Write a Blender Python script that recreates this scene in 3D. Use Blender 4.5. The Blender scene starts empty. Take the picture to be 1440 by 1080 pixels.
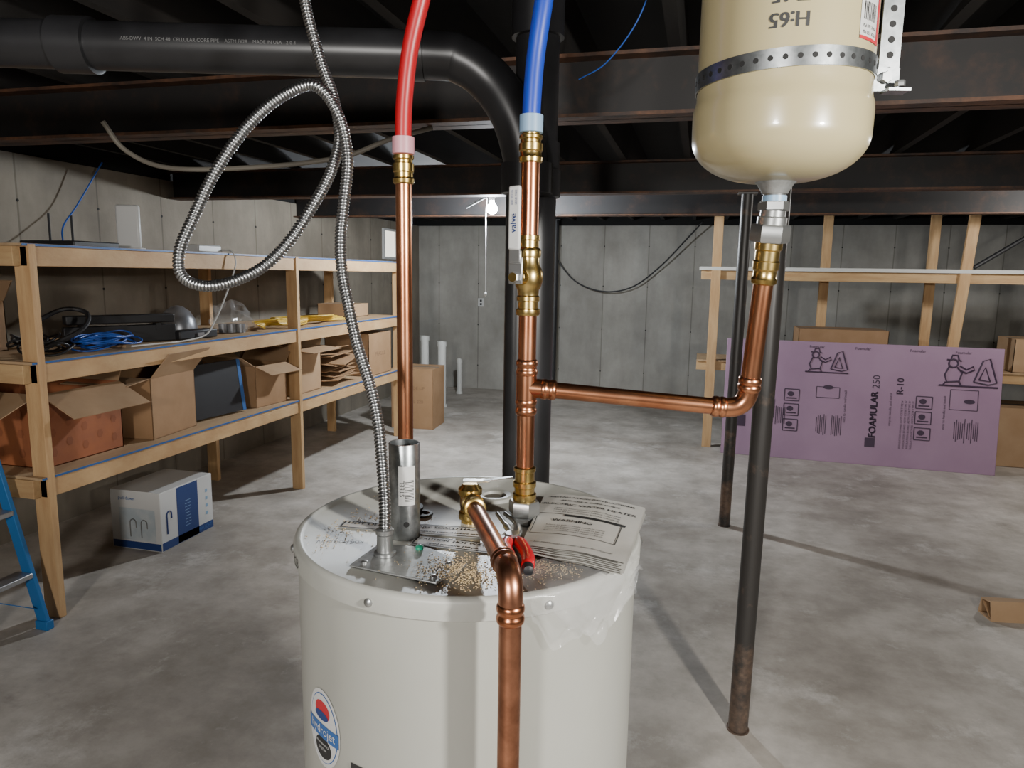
import bpy, math, random
from mathutils import Vector as V, Matrix, noise as mn
random.seed(7)
PI=math.pi
rad=math.radians
# ---------------------------------------------------------------- materials
def mat(name,col,rough=.5,metal=0,col2=None,ns=8,nd=4,lo=.35,hi=.65,stretch=(1,1,1),bump=0,bs=60,spec=None,alpha=1,trans=0,emis=None,es=0,coat=0):
    m=bpy.data.materials.new(name); m.use_nodes=True
    nt=m.node_tree; N=nt.nodes; L=nt.links
    b=N['Principled BSDF']
    b.inputs['Base Color'].default_value=(*col,1)
    b.inputs['Roughness'].default_value=rough
    b.inputs['Metallic'].default_value=metal
    if spec is not None: b.inputs['Specular IOR Level'].default_value=spec
    if coat: b.inputs['Coat Weight'].default_value=coat; b.inputs['Coat Roughness'].default_value=.08
    b.inputs['Alpha'].default_value=alpha
    if trans: b.inputs['Transmission Weight'].default_value=trans
    if emis: b.inputs['Emission Color'].default_value=(*emis,1); b.inputs['Emission Strength'].default_value=es
    if col2 or bump:
        tc=N.new('ShaderNodeTexCoord'); mp=N.new('ShaderNodeMapping'); mp.inputs['Scale'].default_value=stretch
        L.new(tc.outputs['Object'],mp.inputs['Vector'])
    if col2:
        n=N.new('ShaderNodeTexNoise'); n.inputs['Scale'].default_value=ns; n.inputs['Detail'].default_value=nd; n.inputs['Roughness'].default_value=.6
        L.new(mp.outputs[0],n.inputs['Vector'])
        r=N.new('ShaderNodeValToRGB'); r.color_ramp.elements[0].position=lo; r.color_ramp.elements[1].position=hi
        r.color_ramp.elements[0].color=(*col,1); r.color_ramp.elements[1].color=(*col2,1)
        L.new(n.outputs['Fac'],r.inputs[0]); L.new(r.outputs[0],b.inputs['Base Color'])
    if bump:
        n2=N.new('ShaderNodeTexNoise'); n2.inputs['Scale'].default_value=bs; n2.inputs['Detail'].default_value=4
        L.new(mp.outputs[0],n2.inputs['Vector'])
        bp=N.new('ShaderNodeBump'); bp.inputs['Strength'].default_value=bump; bp.inputs['Distance'].default_value=.01
        L.new(n2.outputs['Fac'],bp.inputs['Height']); L.new(bp.outputs[0],b.inputs['Normal'])
    return m
M={}
M['copper']=mat('copper',(.44,.17,.085),.27,1,(.66,.31,.17),14,5,stretch=(1,1,.6))
M['copper_old']=mat('copper_dark',(.27,.115,.065),.32,1,(.54,.25,.15),22,5)
M['brass']=mat('brass',(.52,.35,.10),.26,1,(.66,.49,.19),30)
M['galv']=mat('galvanised_steel',(.26,.28,.285),.34,.95,(.42,.44,.45),60,3)
M['plate']=mat('cover_plate_metal',(.30,.31,.305),.42,.75,(.42,.43,.43),80,3)
M['steel']=mat('zinc_steel',(.40,.41,.41),.34,.9)
M['chrome']=mat('bright_metal',(.50,.51,.52),.3,.9)
M['flex']=mat('flex_metal',(.35,.355,.36),.30,1)
M['heater']=mat('heater_enamel',(.325,.325,.292),.34,0,(.355,.355,.322),3,coat=.25)
M['heater_top']=mat('heater_lid_enamel',(.33,.33,.30),.42,0,(.375,.375,.345),9)
M['tank']=mat('cream_enamel',(.42,.36,.20),.28,0,coat=.4)
M['blue']=mat('blue_pex',(.010,.042,.38),.38)
M['red']=mat('red_pex',(.40,.006,.012),.38)
M['pinkring']=mat('pink_ring',(.56,.27,.31),.4)
M['bluering']=mat('light_blue_ring',(.22,.35,.50),.4)
M['black']=mat('abs_black',(.012,.012,.013),.36,0,(.020,.020,.022),5)
M['blackrub']=mat('black_plastic',(.012,.012,.014),.5)
M['dark']=mat('dark_hole',(.01,.01,.01),.8)
M['ink']=mat('black_ink',(.02,.02,.02),.6)
M['white']=mat('white_plastic',(.54,.54,.53),.4)
M['paper']=mat('paper',(.50,.49,.45),.7,0,(.44,.43,.40),12)
M['label']=mat('white_label',(.54,.54,.53),.5)
M['navy']=mat('navy_print',(.015,.04,.16),.45)
M['blueink']=mat('blue_print',(.03,.11,.32),.45)
M['redink']=mat('red_print',(.45,.02,.03),.45)
M['wood']=mat('pine_lumber',(.45,.265,.12),.65,0,(.57,.37,.185),6,5,stretch=(3,.6,1),bump=.15)
M['woodv']=mat('pine_post',(.45,.265,.12),.65,0,(.57,.37,.185),6,5,stretch=(4,4,.5),bump=.15)
M['woodx']=mat('pine_crosswise',(.43,.26,.12),.65,0,(.54,.36,.18),6,5,stretch=(.6,4,4),bump=.15)
M['ply']=mat('plywood',(.38,.25,.14),.7,0,(.48,.335,.19),3,5,stretch=(3,.5,1))
M['card']=mat('cardboard',(.30,.175,.085),.8,0,(.35,.21,.11),5)
M['card2']=mat('cardboard_light',(.36,.225,.12),.8,0,(.41,.27,.155),5)
M['cardin']=mat('cardboard_inside',(.21,.12,.065),.85)
M['orange']=mat('orange_box',(.36,.12,.045),.7,0,(.29,.10,.045),6)
M['foam']=mat('foam_pink',(.295,.180,.272),.6,0,(.33,.21,.305),2)
M['foamink']=mat('foam_print',(.045,.022,.05),.6)
M['ladder']=mat('blue_fibreglass',(.015,.14,.38),.45)
M['alu']=mat('aluminium',(.45,.46,.47),.45,.9)
M['pvc']=mat('white_pvc',(.60,.60,.57),.4)
M['yellow']=mat('yellow_cord',(.58,.37,.03),.5)
M['bluecable']=mat('blue_cable',(.02,.09,.42),.45)
M['tan']=mat('tan_cable',(.14,.125,.10),.6)
M['saw']=mat('sawdust',(.46,.33,.17),.9,0,(.58,.44,.26),200)
M['redgrip']=mat('red_grip',(.55,.01,.02),.3)
M['bulb']=mat('bulb_glow',(1,1,1),.3,emis=(.93,.96,1),es=300)
M['glass']=mat('window_glow',(.8,.85,.9),.3,emis=(1,.93,.75),es=1.6)
M['silverdrop']=mat('grey_dome',(.25,.26,.28),.35,.6)
M['joist']=mat('dark_joist',(.006,.005,.0045),.85,0,(.013,.010,.008),4,4,stretch=(3,.4,3))
M['deck']=mat('dark_subfloor',(.004,.004,.004),.9,0,(.007,.0065,.006),4)
def plastic():
    m=bpy.data.materials.new('clear_film'); m.use_nodes=True; nt=m.node_tree
    b=nt.nodes['Principled BSDF']; b.inputs['Base Color'].default_value=(.6,.6,.6,1); b.inputs['Roughness'].default_value=.15
    b.inputs['Alpha'].default_value=.15; b.inputs['Specular IOR Level'].default_value=.8
    return m
M['film']=plastic()
def rust(name,base,r1,r2,lo,hi,zrust=False,rough=.6):
    m=bpy.data.materials.new(name); m.use_nodes=True; nt=m.node_tree; N=nt.nodes; L=nt.links
    b=N['Principled BSDF']; b.inputs['Roughness'].default_value=rough; b.inputs['Metallic'].default_value=.15
    tc=N.new('ShaderNodeTexCoord')
    n=N.new('ShaderNodeTexNoise'); n.inputs['Scale'].default_value=5; n.inputs['Detail'].default_value=8; n.inputs['Roughness'].default_value=.7
    L.new(tc.outputs['Object'],n.inputs['Vector'])
    n2=N.new('ShaderNodeTexNoise'); n2.inputs['Scale'].default_value=40; n2.inputs['Detail'].default_value=3
    L.new(tc.outputs['Object'],n2.inputs['Vector'])
    rc=N.new('ShaderNodeMix'); rc.data_type='RGBA'; rc.inputs[6].default_value=(*r1,1); rc.inputs[7].default_value=(*r2,1)
    L.new(n2.outputs['Fac'],rc.inputs[0])
    ra=N.new('ShaderNodeValToRGB'); ra.color_ramp.elements[0].position=lo; ra.color_ramp.elements[1].position=hi
    fac=n.outputs['Fac']
    if zrust:
        sx=N.new('ShaderNodeSeparateXYZ'); L.new(tc.outputs['Object'],sx.inputs[0])
        mr=N.new('ShaderNodeMapRange'); mr.inputs[1].default_value=0; mr.inputs[2].default_value=.5; mr.inputs[3].default_value=.25; mr.inputs[4].default_value=0
        L.new(sx.outputs[2],mr.inputs[0]); ad=N.new('ShaderNodeMath'); L.new(fac,ad.inputs[0]); L.new(mr.outputs[0],ad.inputs[1]); fac=ad.outputs[0]
    L.new(fac,ra.inputs[0])
    mx=N.new('ShaderNodeMix'); mx.data_type='RGBA'; mx.inputs[6].default_value=(*base,1)
    L.new(ra.outputs[0],mx.inputs[0]); L.new(rc.outputs[2],mx.inputs[7]); L.new(mx.outputs[2],b.inputs['Base Color'])
    return m
M['beam']=rust('beam_web',(.014,.0125,.0125),(.035,.018,.013),(.065,.034,.022),.5,.75)
M['flange']=rust('beam_flange',(.028,.019,.016),(.085,.036,.017),(.15,.068,.034),.36,.6)
M['column']=rust('steel_column',(.036,.033,.031),(.10,.055,.036),(.20,.14,.10),.58,.76,True,.42)
M['colblack']=mat('black_column',(.02,.02,.022),.5)
def concrete(name,c1,c2,c3,axis=None,wall=True):
    m=bpy.data.materials.new(name); m.use_nodes=True; nt=m.node_tree; N=nt.nodes; L=nt.links
    b=N['Principled BSDF']; b.inputs['Roughness'].default_value=.8
    tc=N.new('ShaderNodeTexCoord')
    def nz(scale,det,ro,st=(1,1,1)):
        mp=N.new('ShaderNodeMapping'); mp.inputs['Scale'].default_value=st; L.new(tc.outputs['Object'],mp.inputs[0])
        n=N.new('ShaderNodeTexNoise'); n.inputs['Scale'].default_value=scale; n.inputs['Detail'].default_value=det; n.inputs['Roughness'].default_value=ro
        L.new(mp.outputs[0],n.inputs['Vector']); return n.outputs['Fac']
    def ramp(f,a,bb,ca,cb):
        r=N.new('ShaderNodeValToRGB'); r.color_ramp.elements[0].position=a; r.color_ramp.elements[1].position=bb
        r.color_ramp.elements[0].color=(*ca,1); r.color_ramp.elements[1].color=(*cb,1); L.new(f,r.inputs[0]); return r.outputs[0]
    def mul(a,bb,f=1):
        x=N.new('ShaderNodeMix'); x.data_type='RGBA'; x.blend_type='MULTIPLY'; x.inputs[0].default_value=f
        L.new(a,x.inputs[6]); L.new(bb,x.inputs[7]); return x.outputs[2]
    def over(a,f,col):
        x=N.new('ShaderNodeMix'); x.data_type='RGBA'; L.new(f,x.inputs[0]); L.new(a,x.inputs[6]); x.inputs[7].default_value=(*col,1); return x.outputs[2]
    c=ramp(nz(1.1 if not wall else 1.0,8,.62),.35,.65,c1,c2)
    if wall:
        st=(2.2,2.2,.7)
        c=mul(c,ramp(nz(1.2,7,.62,st),.32,.68,(.78,.77,.75),(1.08,1.08,1.06)))
        c=mul(c,ramp(nz(3.0,8,.65),.36,.64,(.90,.90,.89),(1.05,1.05,1.05)))
        sx=N.new('ShaderNodeSeparateXYZ'); L.new(tc.outputs['Object'],sx.inputs[0])
        cb=N.new('ShaderNodeCombineXYZ'); L.new(sx.outputs[0 if axis=='x' else 1],cb.inputs[0]); L.new(sx.outputs[2],cb.inputs[1])
        mp=N.new('ShaderNodeMapping'); mp.inputs['Location'].default_value=(.1,1,0); L.new(cb.outputs[0],mp.inputs[0])
        br=N.new('ShaderNodeTexBrick'); br.offset=0; br.inputs['Scale'].default_value=1; br.inputs['Brick Width'].default_value=.61; br.inputs['Row Height'].default_value=6
        br.inputs['Mortar Size'].default_value=.009; br.inputs['Mortar Smooth'].default_value=.6
        br.inputs['Color1'].default_value=(1,1,1,1); br.inputs['Color2'].default_value=(.90,.90,.90,1); br.inputs['Mortar'].default_value=(.60,.59,.57,1)
        L.new(mp.outputs[0],br.inputs['Vector']); c=mul(c,br.outputs['Color'])
        c=over(c,ramp(nz(1.6,9,.7,(1.5,1.5,1)),.62,.80,(0,0,0),(.25,.25,.25)),(.55,.53,.49))
    else:
        c=mul(c,ramp(nz(3.5,9,.7),.38,.62,(.74,.73,.71),(1.06,1.06,1.06)))
        c=mul(c,ramp(nz(.6,5,.55),.4,.6,(.66,.64,.62),(1.08,1.07,1.06)))
        c=over(c,ramp(nz(1.9,11,.75),.55,.68,(0,0,0),(.65,.65,.65)),c3)
        c=over(c,ramp(nz(2.6,9,.7,(1,1.3,1)),.60,.72,(0,0,0),(.6,.6,.6)),(.21,.185,.16))
        c=over(c,ramp(nz(5.5,12,.8,(1.3,.8,1)),.64,.70,(0,0,0),(.6,.6,.6)),(.64,.61,.575))
        b.inputs['Roughness'].default_value=.55
    L.new(c,b.inputs['Base Color'])
    bp=N.new('ShaderNodeBump'); bp.inputs['Strength'].default_value=.2; bp.inputs['Distance'].default_value=.01
    L.new(nz(18 if wall else 9,8,.65),bp.inputs['Height']); L.new(bp.outputs[0],b.inputs['Normal'])
    return m
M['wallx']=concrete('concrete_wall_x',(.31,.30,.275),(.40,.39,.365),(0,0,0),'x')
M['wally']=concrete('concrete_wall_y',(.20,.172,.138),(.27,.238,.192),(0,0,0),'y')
M['floor']=concrete('concrete_floor',(.45,.415,.372),(.57,.535,.49),(.67,.64,.60),None,False)

# ---------------------------------------------------------------- geometry helpers
def empty(name,loc=(0,0,0)):
    e=bpy.data.objects.new(name,None); e.location=loc; e.empty_display_size=.05
    bpy.context.collection.objects.link(e); return e
def mk(name,gs,m,parent=None,ang=35,bevel=0):
    if isinstance(gs,tuple): gs=[gs]
    vs=[];fs=[]
    for v,f in gs:
        o=len(vs); vs+= [tuple(p) for p in v]; fs+=[[i+o for i in q] for q in f]
    me=bpy.data.meshes.new(name); me.from_pydata(vs,[],fs); me.validate(); me.update()
    me.materials.append(M[m] if isinstance(m,str) else m)
    me.shade_smooth(); me.set_sharp_from_angle(angle=rad(ang))
    o=bpy.data.objects.new(name,me); bpy.context.collection.objects.link(o)
    if parent:
        o.parent=parent; o.matrix_parent_inverse=Matrix.Translation(-parent.location)
    if bevel:
        b=o.modifiers.new('bevel','BEVEL'); b.width=bevel; b.segments=2; b.limit_method='ANGLE'
    return o
def box(x0,x1,y0,y1,z0,z1):
    v=[V((x,y,z)) for z in (z0,z1) for y in (y0,y1) for x in (x0,x1)]
    return v,[[0,2,3,1],[4,5,7,6],[0,1,5,4],[2,6,7,3],[0,4,6,2],[1,3,7,5]]
def obox(c,s,ax,ay,az=None):
    ax=V(ax).normalized(); ay=V(ay).normalized(); az=ax.cross(ay).normalized() if az is None else V(az).normalized()
    c=V(c); v,f=box(-s[0]/2,s[0]/2,-s[1]/2,s[1]/2,-s[2]/2,s[2]/2)
    return [c+ax*p.x+ay*p.y+az*p.z for p in v],f
def stick(a,b,w,t,side):
    a=V(a);b=V(b);d=(b-a); side=V(side); side=(side-d*side.dot(d)/d.length_squared).normalized()
    return obox((a+b)/2,(w,d.length,t),side,d)
def tube(path,r,seg=16,cap=True):
    P=[V(p) for p in path]; n=len(P)
    R=r if isinstance(r,(list,tuple)) else [r]*n
    T=[]
    for i in range(n):
        t=P[min(i+1,n-1)]-P[max(i-1,0)]
        if t.length<1e-9: t=V((0,0,1))
        T.append(t.normalized())
    up=V((0,0,1)) if abs(T[0].z)<.9 else V((1,0,0))
    u=(up-T[0]*up.dot(T[0])).normalized()
    vs=[];fs=[]
    for i in range(n):
        u=(u-T[i]*u.dot(T[i])).normalized(); w=T[i].cross(u)
        for k in range(seg):
            a=2*PI*k/seg; vs.append(P[i]+(u*math.cos(a)+w*math.sin(a))*R[i])
    for i in range(n-1):
        for k in range(seg):
            k2=(k+1)%seg; fs.append([i*seg+k,i*seg+k2,(i+1)*seg+k2,(i+1)*seg+k])
    if cap: fs.append(list(range(seg))[::-1]); fs.append([(n-1)*seg+k for k in range(seg)])
    return vs,fs
def prof(p0,d,pr,seg=24):
    p0=V(p0); d=V(d).normalized()
    up=V((0,0,1)) if abs(d.z)<.9 else V((1,0,0))
    u=(up-d*up.dot(d)).normalized(); w=d.cross(u); vs=[];fs=[]
    for t,r in pr:
        for k in range(seg):
            a=2*PI*k/seg+.0001; vs.append(p0+d*t+(u*math.cos(a)+w*math.sin(a))*max(r,1e-5))
    n=len(pr)
    for i in range(n-1):
        for k in range(seg):
            k2=(k+1)%seg; fs.append([i*seg+k,i*seg+k2,(i+1)*seg+k2,(i+1)*seg+k])
    fs.append(list(range(seg))[::-1]); fs.append([(n-1)*seg+k for k in range(seg)])
    return vs,fs
def cr(pts,n=8):
    P=[V(p) for p in pts]; P=[P[0]*2-P[1]]+P+[P[-1]*2-P[-2]]; out=[]
    for i in range(1,len(P)-2):
        for k in range(n):
            t=k/n; a,b,c,d=P[i-1],P[i],P[i+1],P[i+2]
            out.append(.5*((2*b)+(c-a)*t+(2*a-5*b+4*c-d)*t*t+(3*b-a-3*c+d)*t**3))
    out.append(P[-2]); return out
def resample(path,step):
    out=[path[0].copy()]; acc=0
    for a,b in zip(path,path[1:]):
        L=(b-a).length
        if L<1e-9: continue
        s=step-acc
        while s<=L:
            out.append(a+(b-a)*(s/L)); s+=step
        acc=(acc+L)%step
    return out
def fillet(pts,r,n=8):
    P=[V(p) for p in pts]; out=[P[0]]
    for i in range(1,len(P)-1):
        a=(P[i-1]-P[i]).normalized(); b=(P[i+1]-P[i]).normalized()
        p=P[i]+a*r; q=P[i]+b*r
        for k in range(n+1):
            t=k/n; out.append(p*(1-t)**2+P[i]*2*t*(1-t)+q*t*t)
    out.append(P[-1]); return out
def textmesh(s,size,align='CENTER'):
    c=bpy.data.curves.new('txt','FONT'); c.body=s; c.size=size; c.align_x=align; c.align_y='CENTER'; c.resolution_u=3
    o=bpy.data.objects.new('txt',c); bpy.context.collection.objects.link(o)
    dg=bpy.context.evaluated_depsgraph_get(); dg.update()
    me=bpy.data.meshes.new_from_object(o.evaluated_get(dg))
    v=[x.co.copy() for x in me.vertices]; f=[list(p.vertices) for p in me.polygons]
    bpy.data.objects.remove(o); bpy.data.curves.remove(c); bpy.data.meshes.remove(me)
    return v,f
def ontoplane(g,o,u,v,n=None,off=.0006):
    o=V(o);u=V(u).normalized();v=V(v).normalized(); nn=u.cross(v)
    return [o+u*p.x+v*p.y+nn*off for p in g[0]],g[1]
def ontocyl(g,c,r,phi,z,rot=0,off=.0008):
    out=[]
    ca,sa=math.cos(rot),math.sin(rot)
    for p in g[0]:
        x=p.x*ca-p.y*sa; y=p.x*sa+p.y*ca
        a=phi+x/r; out.append(V((c[0]+(r+off)*math.cos(a),c[1]+(r+off)*math.sin(a),z+y)))
    return out,g[1]
def gridpatch(w,h,nx=12,ny=3,f=None):
    vs=[V(((i/nx-.5)*w,(j/ny-.5)*h,0)) for j in range(ny+1) for i in range(nx+1)]
    fs=[[j*(nx+1)+i,j*(nx+1)+i+1,(j+1)*(nx+1)+i+1,(j+1)*(nx+1)+i] for j in range(ny) for i in range(nx)]
    return vs,fs
def ellipsepatch(w,h,rings=5,seg=40):
    vs=[V((0,0,0))];fs=[]
    for r in range(1,rings+1):
        for k in range(seg):
            a=2*PI*k/seg; vs.append(V((w/2*r/rings*math.cos(a),h/2*r/rings*math.sin(a),0)))
    for k in range(seg):
        k2=(k+1)%seg; fs.append([0,1+k,1+k2])
        for r in range(rings-1): fs.append([1+r*seg+k,1+(r+1)*seg+k,1+(r+1)*seg+k2,1+r*seg+k2])
    return vs,fs
def shift(g,x,y): return [p+V((x,y,0)) for p in g[0]],g[1]
def rectline(w,h,t):
    return [shift(gridpatch(w,t,6,1),0,h/2),shift(gridpatch(w,t,6,1),0,-h/2),shift(gridpatch(t,h,1,2),w/2,0),shift(gridpatch(t,h,1,2),-w/2,0)]

# ---------------------------------------------------------------- room
XL,XR,YB,YF,ZC=-4.08,4.9,10.05,-3.0,2.72
fl=mk('floor',box(XL-.2,XR+.2,YF-.2,YB+.2,-.1,0),'floor')
mk('ceiling',box(XL-.2,XR+.2,YF-.2,YB+.2,ZC,ZC+.1),'deck')
wb=mk('wall_back',box(XL-.2,XR+.2,YB,YB+.2,0,2.38),'wallx')
mk('wall_back_sill',box(XL-.2,XR+.2,YB+.02,YB+.2,2.38,ZC),'deck',wb)
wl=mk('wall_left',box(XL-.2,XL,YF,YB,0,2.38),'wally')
mk('wall_left_sill',box(XL-.2,XL-.02,YF,YB,2.38,ZC),'deck',wl)
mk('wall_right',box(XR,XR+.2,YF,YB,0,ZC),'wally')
mk('wall_front',box(XL-.2,XR+.2,YF-.2,YF,0,ZC),'wallx')
th=[]
for i in range(-6,8):
    for z in (.35,.95,1.55,2.1):
        x=i*.61-.1
        th.append(prof((x,YB-.0005,z),(0,-1,0),[(0,.009),(.003,.009)],10))
mk('tie_holes',th,'dark',wb)
th=[]
for i in range(4,17):
    for z in (.35,.95,1.55,2.1):
        th.append(prof((XL+.0005,i*.61-.1,z),(1,0,0),[(0,.009),(.003,.009)],10))
mk('tie_holes',th,'dark',wl)
mk('ceiling_joists',[box(x-.02,x+.02,YF,YB,2.45,ZC) for x in [XL+.3+.406*i for i in range(22)]],'joist',empty('ceiling_joist_set',(0,3,2.6)))
def beam(yc):
    e=empty('steel_beam',(0,yc,2.24)); z0=2.24;z1=2.45;w=.065
    mk('web',box(XL,XR,yc-.004,yc+.004,z0,z1),'beam',e)
    mk('bottom_flange',box(XL,XR,yc-w,yc+w,z0,z0+.012),'flange',e)
    mk('top_flange',box(XL,XR,yc-w,yc+w,z1-.012,z1),'flange',e)
for yc in (2.61,4.93,6.72): beam(yc)
def column(x,y,r,m,xt=None,z1=2.24):
    e=empty('support_column',(x,y,0)); xt=x if xt is None else xt
    mk('post',tube([(x,y,0.006),(xt,y,z1-.008)],r,28),m,e)
    mk('base_plate',prof((x,y,0),(0,0,1),[(0,r*1.15),(.006,r*1.15)],28),m,e)
    mk('top_plate',box(xt-.06,xt+.06,y-.05,y+.05,z1-.01,z1),m,e)
column(.227,2.62,.036,'column',.245); column(.246,4.95,.038,'column',.262); column(-1.97,9.85,.04,'colblack',z1=2.45)
e=empty('window_1',(XL,8.97,2.05))
mk('pane',box(XL+.005,XL+.012,8.80,9.14,1.90,2.24),'glass',e)
fr=[box(XL,XL+.03,8.77,9.17,1.87,1.90),box(XL,XL+.03,8.77,9.17,2.24,2.27),box(XL,XL+.03,8.77,8.80,1.9,2.24),box(XL,XL+.03,9.14,9.17,1.9,2.24)]
mk('frame',fr,'white',e)

# ---------------------------------------------------------------- water heater
HC=(-.348,1.072); HR=.276; ZT=1.288
R0=V((.9677,.2521,0)); B0=V((-.2521,.9677,0))
e=empty('water_heater',(HC[0],HC[1],0)); WH=e
mk('body',prof((HC[0],HC[1],0),(0,0,1),[(0,HR-.02),(.02,HR-.02),(.02,HR-.004),(1.262,HR-.004),(1.263,HR-.002)],128),'heater',e)
mk('lid',prof((HC[0],HC[1],0),(0,0,1),[(1.260,HR-.0005),(1.262,HR+.0025),(1.285,HR+.0025),(1.290,HR+.0005),(1.293,HR-.004),(1.292,HR-.009),(1.288,HR-.013),(1.288,0)],128),'heater_top',e,ang=50)
pl=[V(p) for p in ((-.457,.862,0),(-.319,.842,0),(-.300,.916,0),(-.375,.955,0),(-.452,.949,0))]
vs=[V((p.x,p.y,ZT+.001)) for p in pl]+[V((p.x,p.y,ZT+.004)) for p in pl]
fs=[[4,3,2,1,0],[5,6,7,8,9]]+[[i,(i+1)%5,(i+1)%5+5,i+5] for i in range(5)]
mk('junction_cover',(vs,fs),'plate',e,bevel=.001)
mk('plate_screws',[prof((x,y,ZT+.004),(0,0,1),[(0,.005),(.002,.005),(.003,.003)],12) for x,y in ((-.44,.875),(-.33,.858),(-.325,.905))],'steel',e)
mk('green_ground_screw',prof((-.385,.945,ZT+.004),(0,0,1),[(0,.006),(.004,.006),(.006,.003)],12),mat('green_screw',(.02,.35,.2),.4),e)
mk('lid_screws',[prof((HC[0]+HR*math.cos(a),HC[1]+HR*math.sin(a),1.274),(math.cos(a),math.sin(a),0),[(0,.006),(.005,.006),(.007,.003)],12) for a in (rad(-100),rad(-50),rad(-150),rad(10),rad(130))],'steel',e)
def lidlabel(c,w,h,ang,lines,m='label'):
    u=R0*math.cos(ang)+B0*math.sin(ang); v=B0*math.cos(ang)-R0*math.sin(ang)
    o=(c[0],c[1],ZT)
    mk('sticker',ontoplane(gridpatch(w,h,1,1),o,u,v,off=.0010),m,e)
    g=[ontoplane(x,o,u,v,off=.0016) for x in rectline(w*.96,h*.85,.0028)]
    for k,(s,sz) in enumerate(lines):
        for q_ in (0,.0006): g.append(ontoplane(shift(textmesh(s,sz),q_,h*.2-k*h*.4),o,u,v,off=.0016))
    mk('sticker_print',g,'ink',e)
lidlabel((-.385,1.035),.17,.046,rad(-8),[('WARNING: SCALD HAZARD',.013),('read installation manual before use',.009)])
lidlabel((-.345,.985),.13,.038,rad(-14),[('CAUTION  HOT WATER',.011),('rated pressure 150 psi',.009)])
lidlabel((-.50,1.02),.10,.032,rad(-10),[('HOT OUTLET',.014)])
lidlabel((-.225,1.02),.10,.05,rad(-25),[('NOTICE',.014),('anode rod',.012)])
g=[ontoplane(textmesh('INLET',.014),(-.27,1.19,ZT),R0,B0),ontoplane(textmesh('JUNCTION BOX',.010),(-.515,.945,ZT),R0,B0)]
mk('lid_print',g,'ink',e)
mk('anode_ring',prof((-.35,1.225,ZT),(0,0,1),[(0,.036),(.006,.035),(.008,.031),(.006,.022),(.001,.021),(.001,0)],36),'heater_top',e)
mk('anode_hole',prof((-.35,1.225,ZT+.001),(0,0,1),[(0,.019),(.001,.019)],28),'tan',e)
mk('hot_port_ring',prof((-.479,1.115,ZT),(0,0,1),[(0,.030),(.006,.030),(.006,.018)],28),'blackrub',e)
mk('spare_port',prof((-.442,1.10,ZT),(0,0,1),[(0,.018),(.003,.017),(.003,.012),(.001,.011),(.001,0)],28),'blackrub',e)
BR=HR-.004
ph=rad(-122); bz_=1.048
mk('badge',ontocyl(ellipsepatch(.085,.120),HC,BR,ph,bz_,off=.001),'label',e)
mk('badge_ring',[ontocyl(ellipsepatch(.075,.108),HC,BR,ph,bz_,off=.0013)],'blueink',e)
mk('badge_face',ontocyl(ellipsepatch(.072,.105),HC,BR,ph,bz_,off=.0016),'label',e)
mk('badge_lower',ontocyl(shift(ellipsepatch(.044,.034),0,-.030),HC,BR,ph,bz_,off=.0018),'ink',e)
mk('badge_red',ontocyl(shift(ellipsepatch(.040,.030),0,.028),HC,BR,ph,bz_,off=.0019),'redink',e)
mk('badge_navy',ontocyl(shift(ellipsepatch(.036,.014),-.002,.020),HC,BR,ph,bz_,off=.0022),'navy',e)
mk('badge_band',ontocyl(shift(gridpatch(.080,.022,10,2),0,-.004),HC,BR,ph,bz_,off=.0022),'blueink',e)
mk('badge_text',ontocyl(shift(textmesh('hydrojet',.019),0,-.003),HC,BR,ph,bz_,off=.0026),'label',e)
mk('badge_small_text',[ontocyl(shift(textmesh('PERFORMANCE',.005),0,-.024),HC,BR,ph,bz_,off=.0026),ontocyl(shift(textmesh('SYSTEM',.006),0,-.032),HC,BR,ph,bz_,off=.0026)],'label',e)
mk('handwritten_date',ontocyl(textmesh('8.23',.021),HC,HR+.0025,rad(-139),1.274,off=.001),'ink',e)
mk('front_label',ontocyl(gridpatch(.13,.2,10,2),HC,BR,rad(-95),.925,off=.001),'ink',e)
mk('front_label_text',[ontocyl(shift(textmesh('WATER HEATER',.012),0,.06-.02*k),HC,BR,rad(-95),.925,off=.0016) for k in range(4)],'label',e)
mk('access_panel',[ontocyl(gridpatch(.14,.22,12,2),HC,BR,rad(-80),.45,off=.004)],'heater',e)

# ---------------------------------------------------------------- pipes
def press(p,d,r,L,m='copper'):
    return prof(p,d,[(0,r*1.03),(.001,r*1.10),(.003,r*1.20),(.007,r*1.235),(.010,r*1.2),(.012,r*1.11),(L-.012,r*1.11),(L-.010,r*1.2),(L-.007,r*1.235),(L-.003,r*1.2),(L-.001,r*1.10),(L,r*1.03)],28)
def hexnut(p,d,r,h):
    p=V(p);d=V(d).normalized()
    return prof(p,d,[(0,r*.92),(h*.12,r),(h*.88,r),(h,r*.92)],6)
Z=(0,0,1)
cx,cy=-.262,1.098; RC=.0143
e=empty('cold_water_riser_pipe',(cx,cy,1.29))
mk('lower_pipe',tube([(cx,cy,1.33),(cx,cy,1.64)],RC,28),'copper',e)
mk('upper_pipe',tube([(cx,cy,1.755),(cx,cy,1.90)],RC,28),'copper',e)
mk('union_nut',[hexnut((cx,cy,1.308),Z,.026,.024),prof((cx,cy,1.288),Z,[(0,.016),(.024,.016)],24)],'steel',e)
mk('union_collar',hexnut((cx,cy,1.294),Z,.021,.012),'steel',e)
mk('brass_adapter',[prof((cx,cy,1.332),Z,[(0,.018),(.004,.0195),(.012,.0195),(.014,.0165),(.022,.0165),(.024,.019),(.032,.019),(.034,.016),(.048,.016),(.05,.018),(.056,.018),(.058,.015)],28)],'brass',e)
mk('tee_run',[press((cx,cy,1.475),Z,RC,.028),press((cx,cy,1.538),Z,RC,.028),tube([(cx,cy,1.50),(cx,cy,1.545)],RC*1.15,28)],'copper',e)
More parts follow.
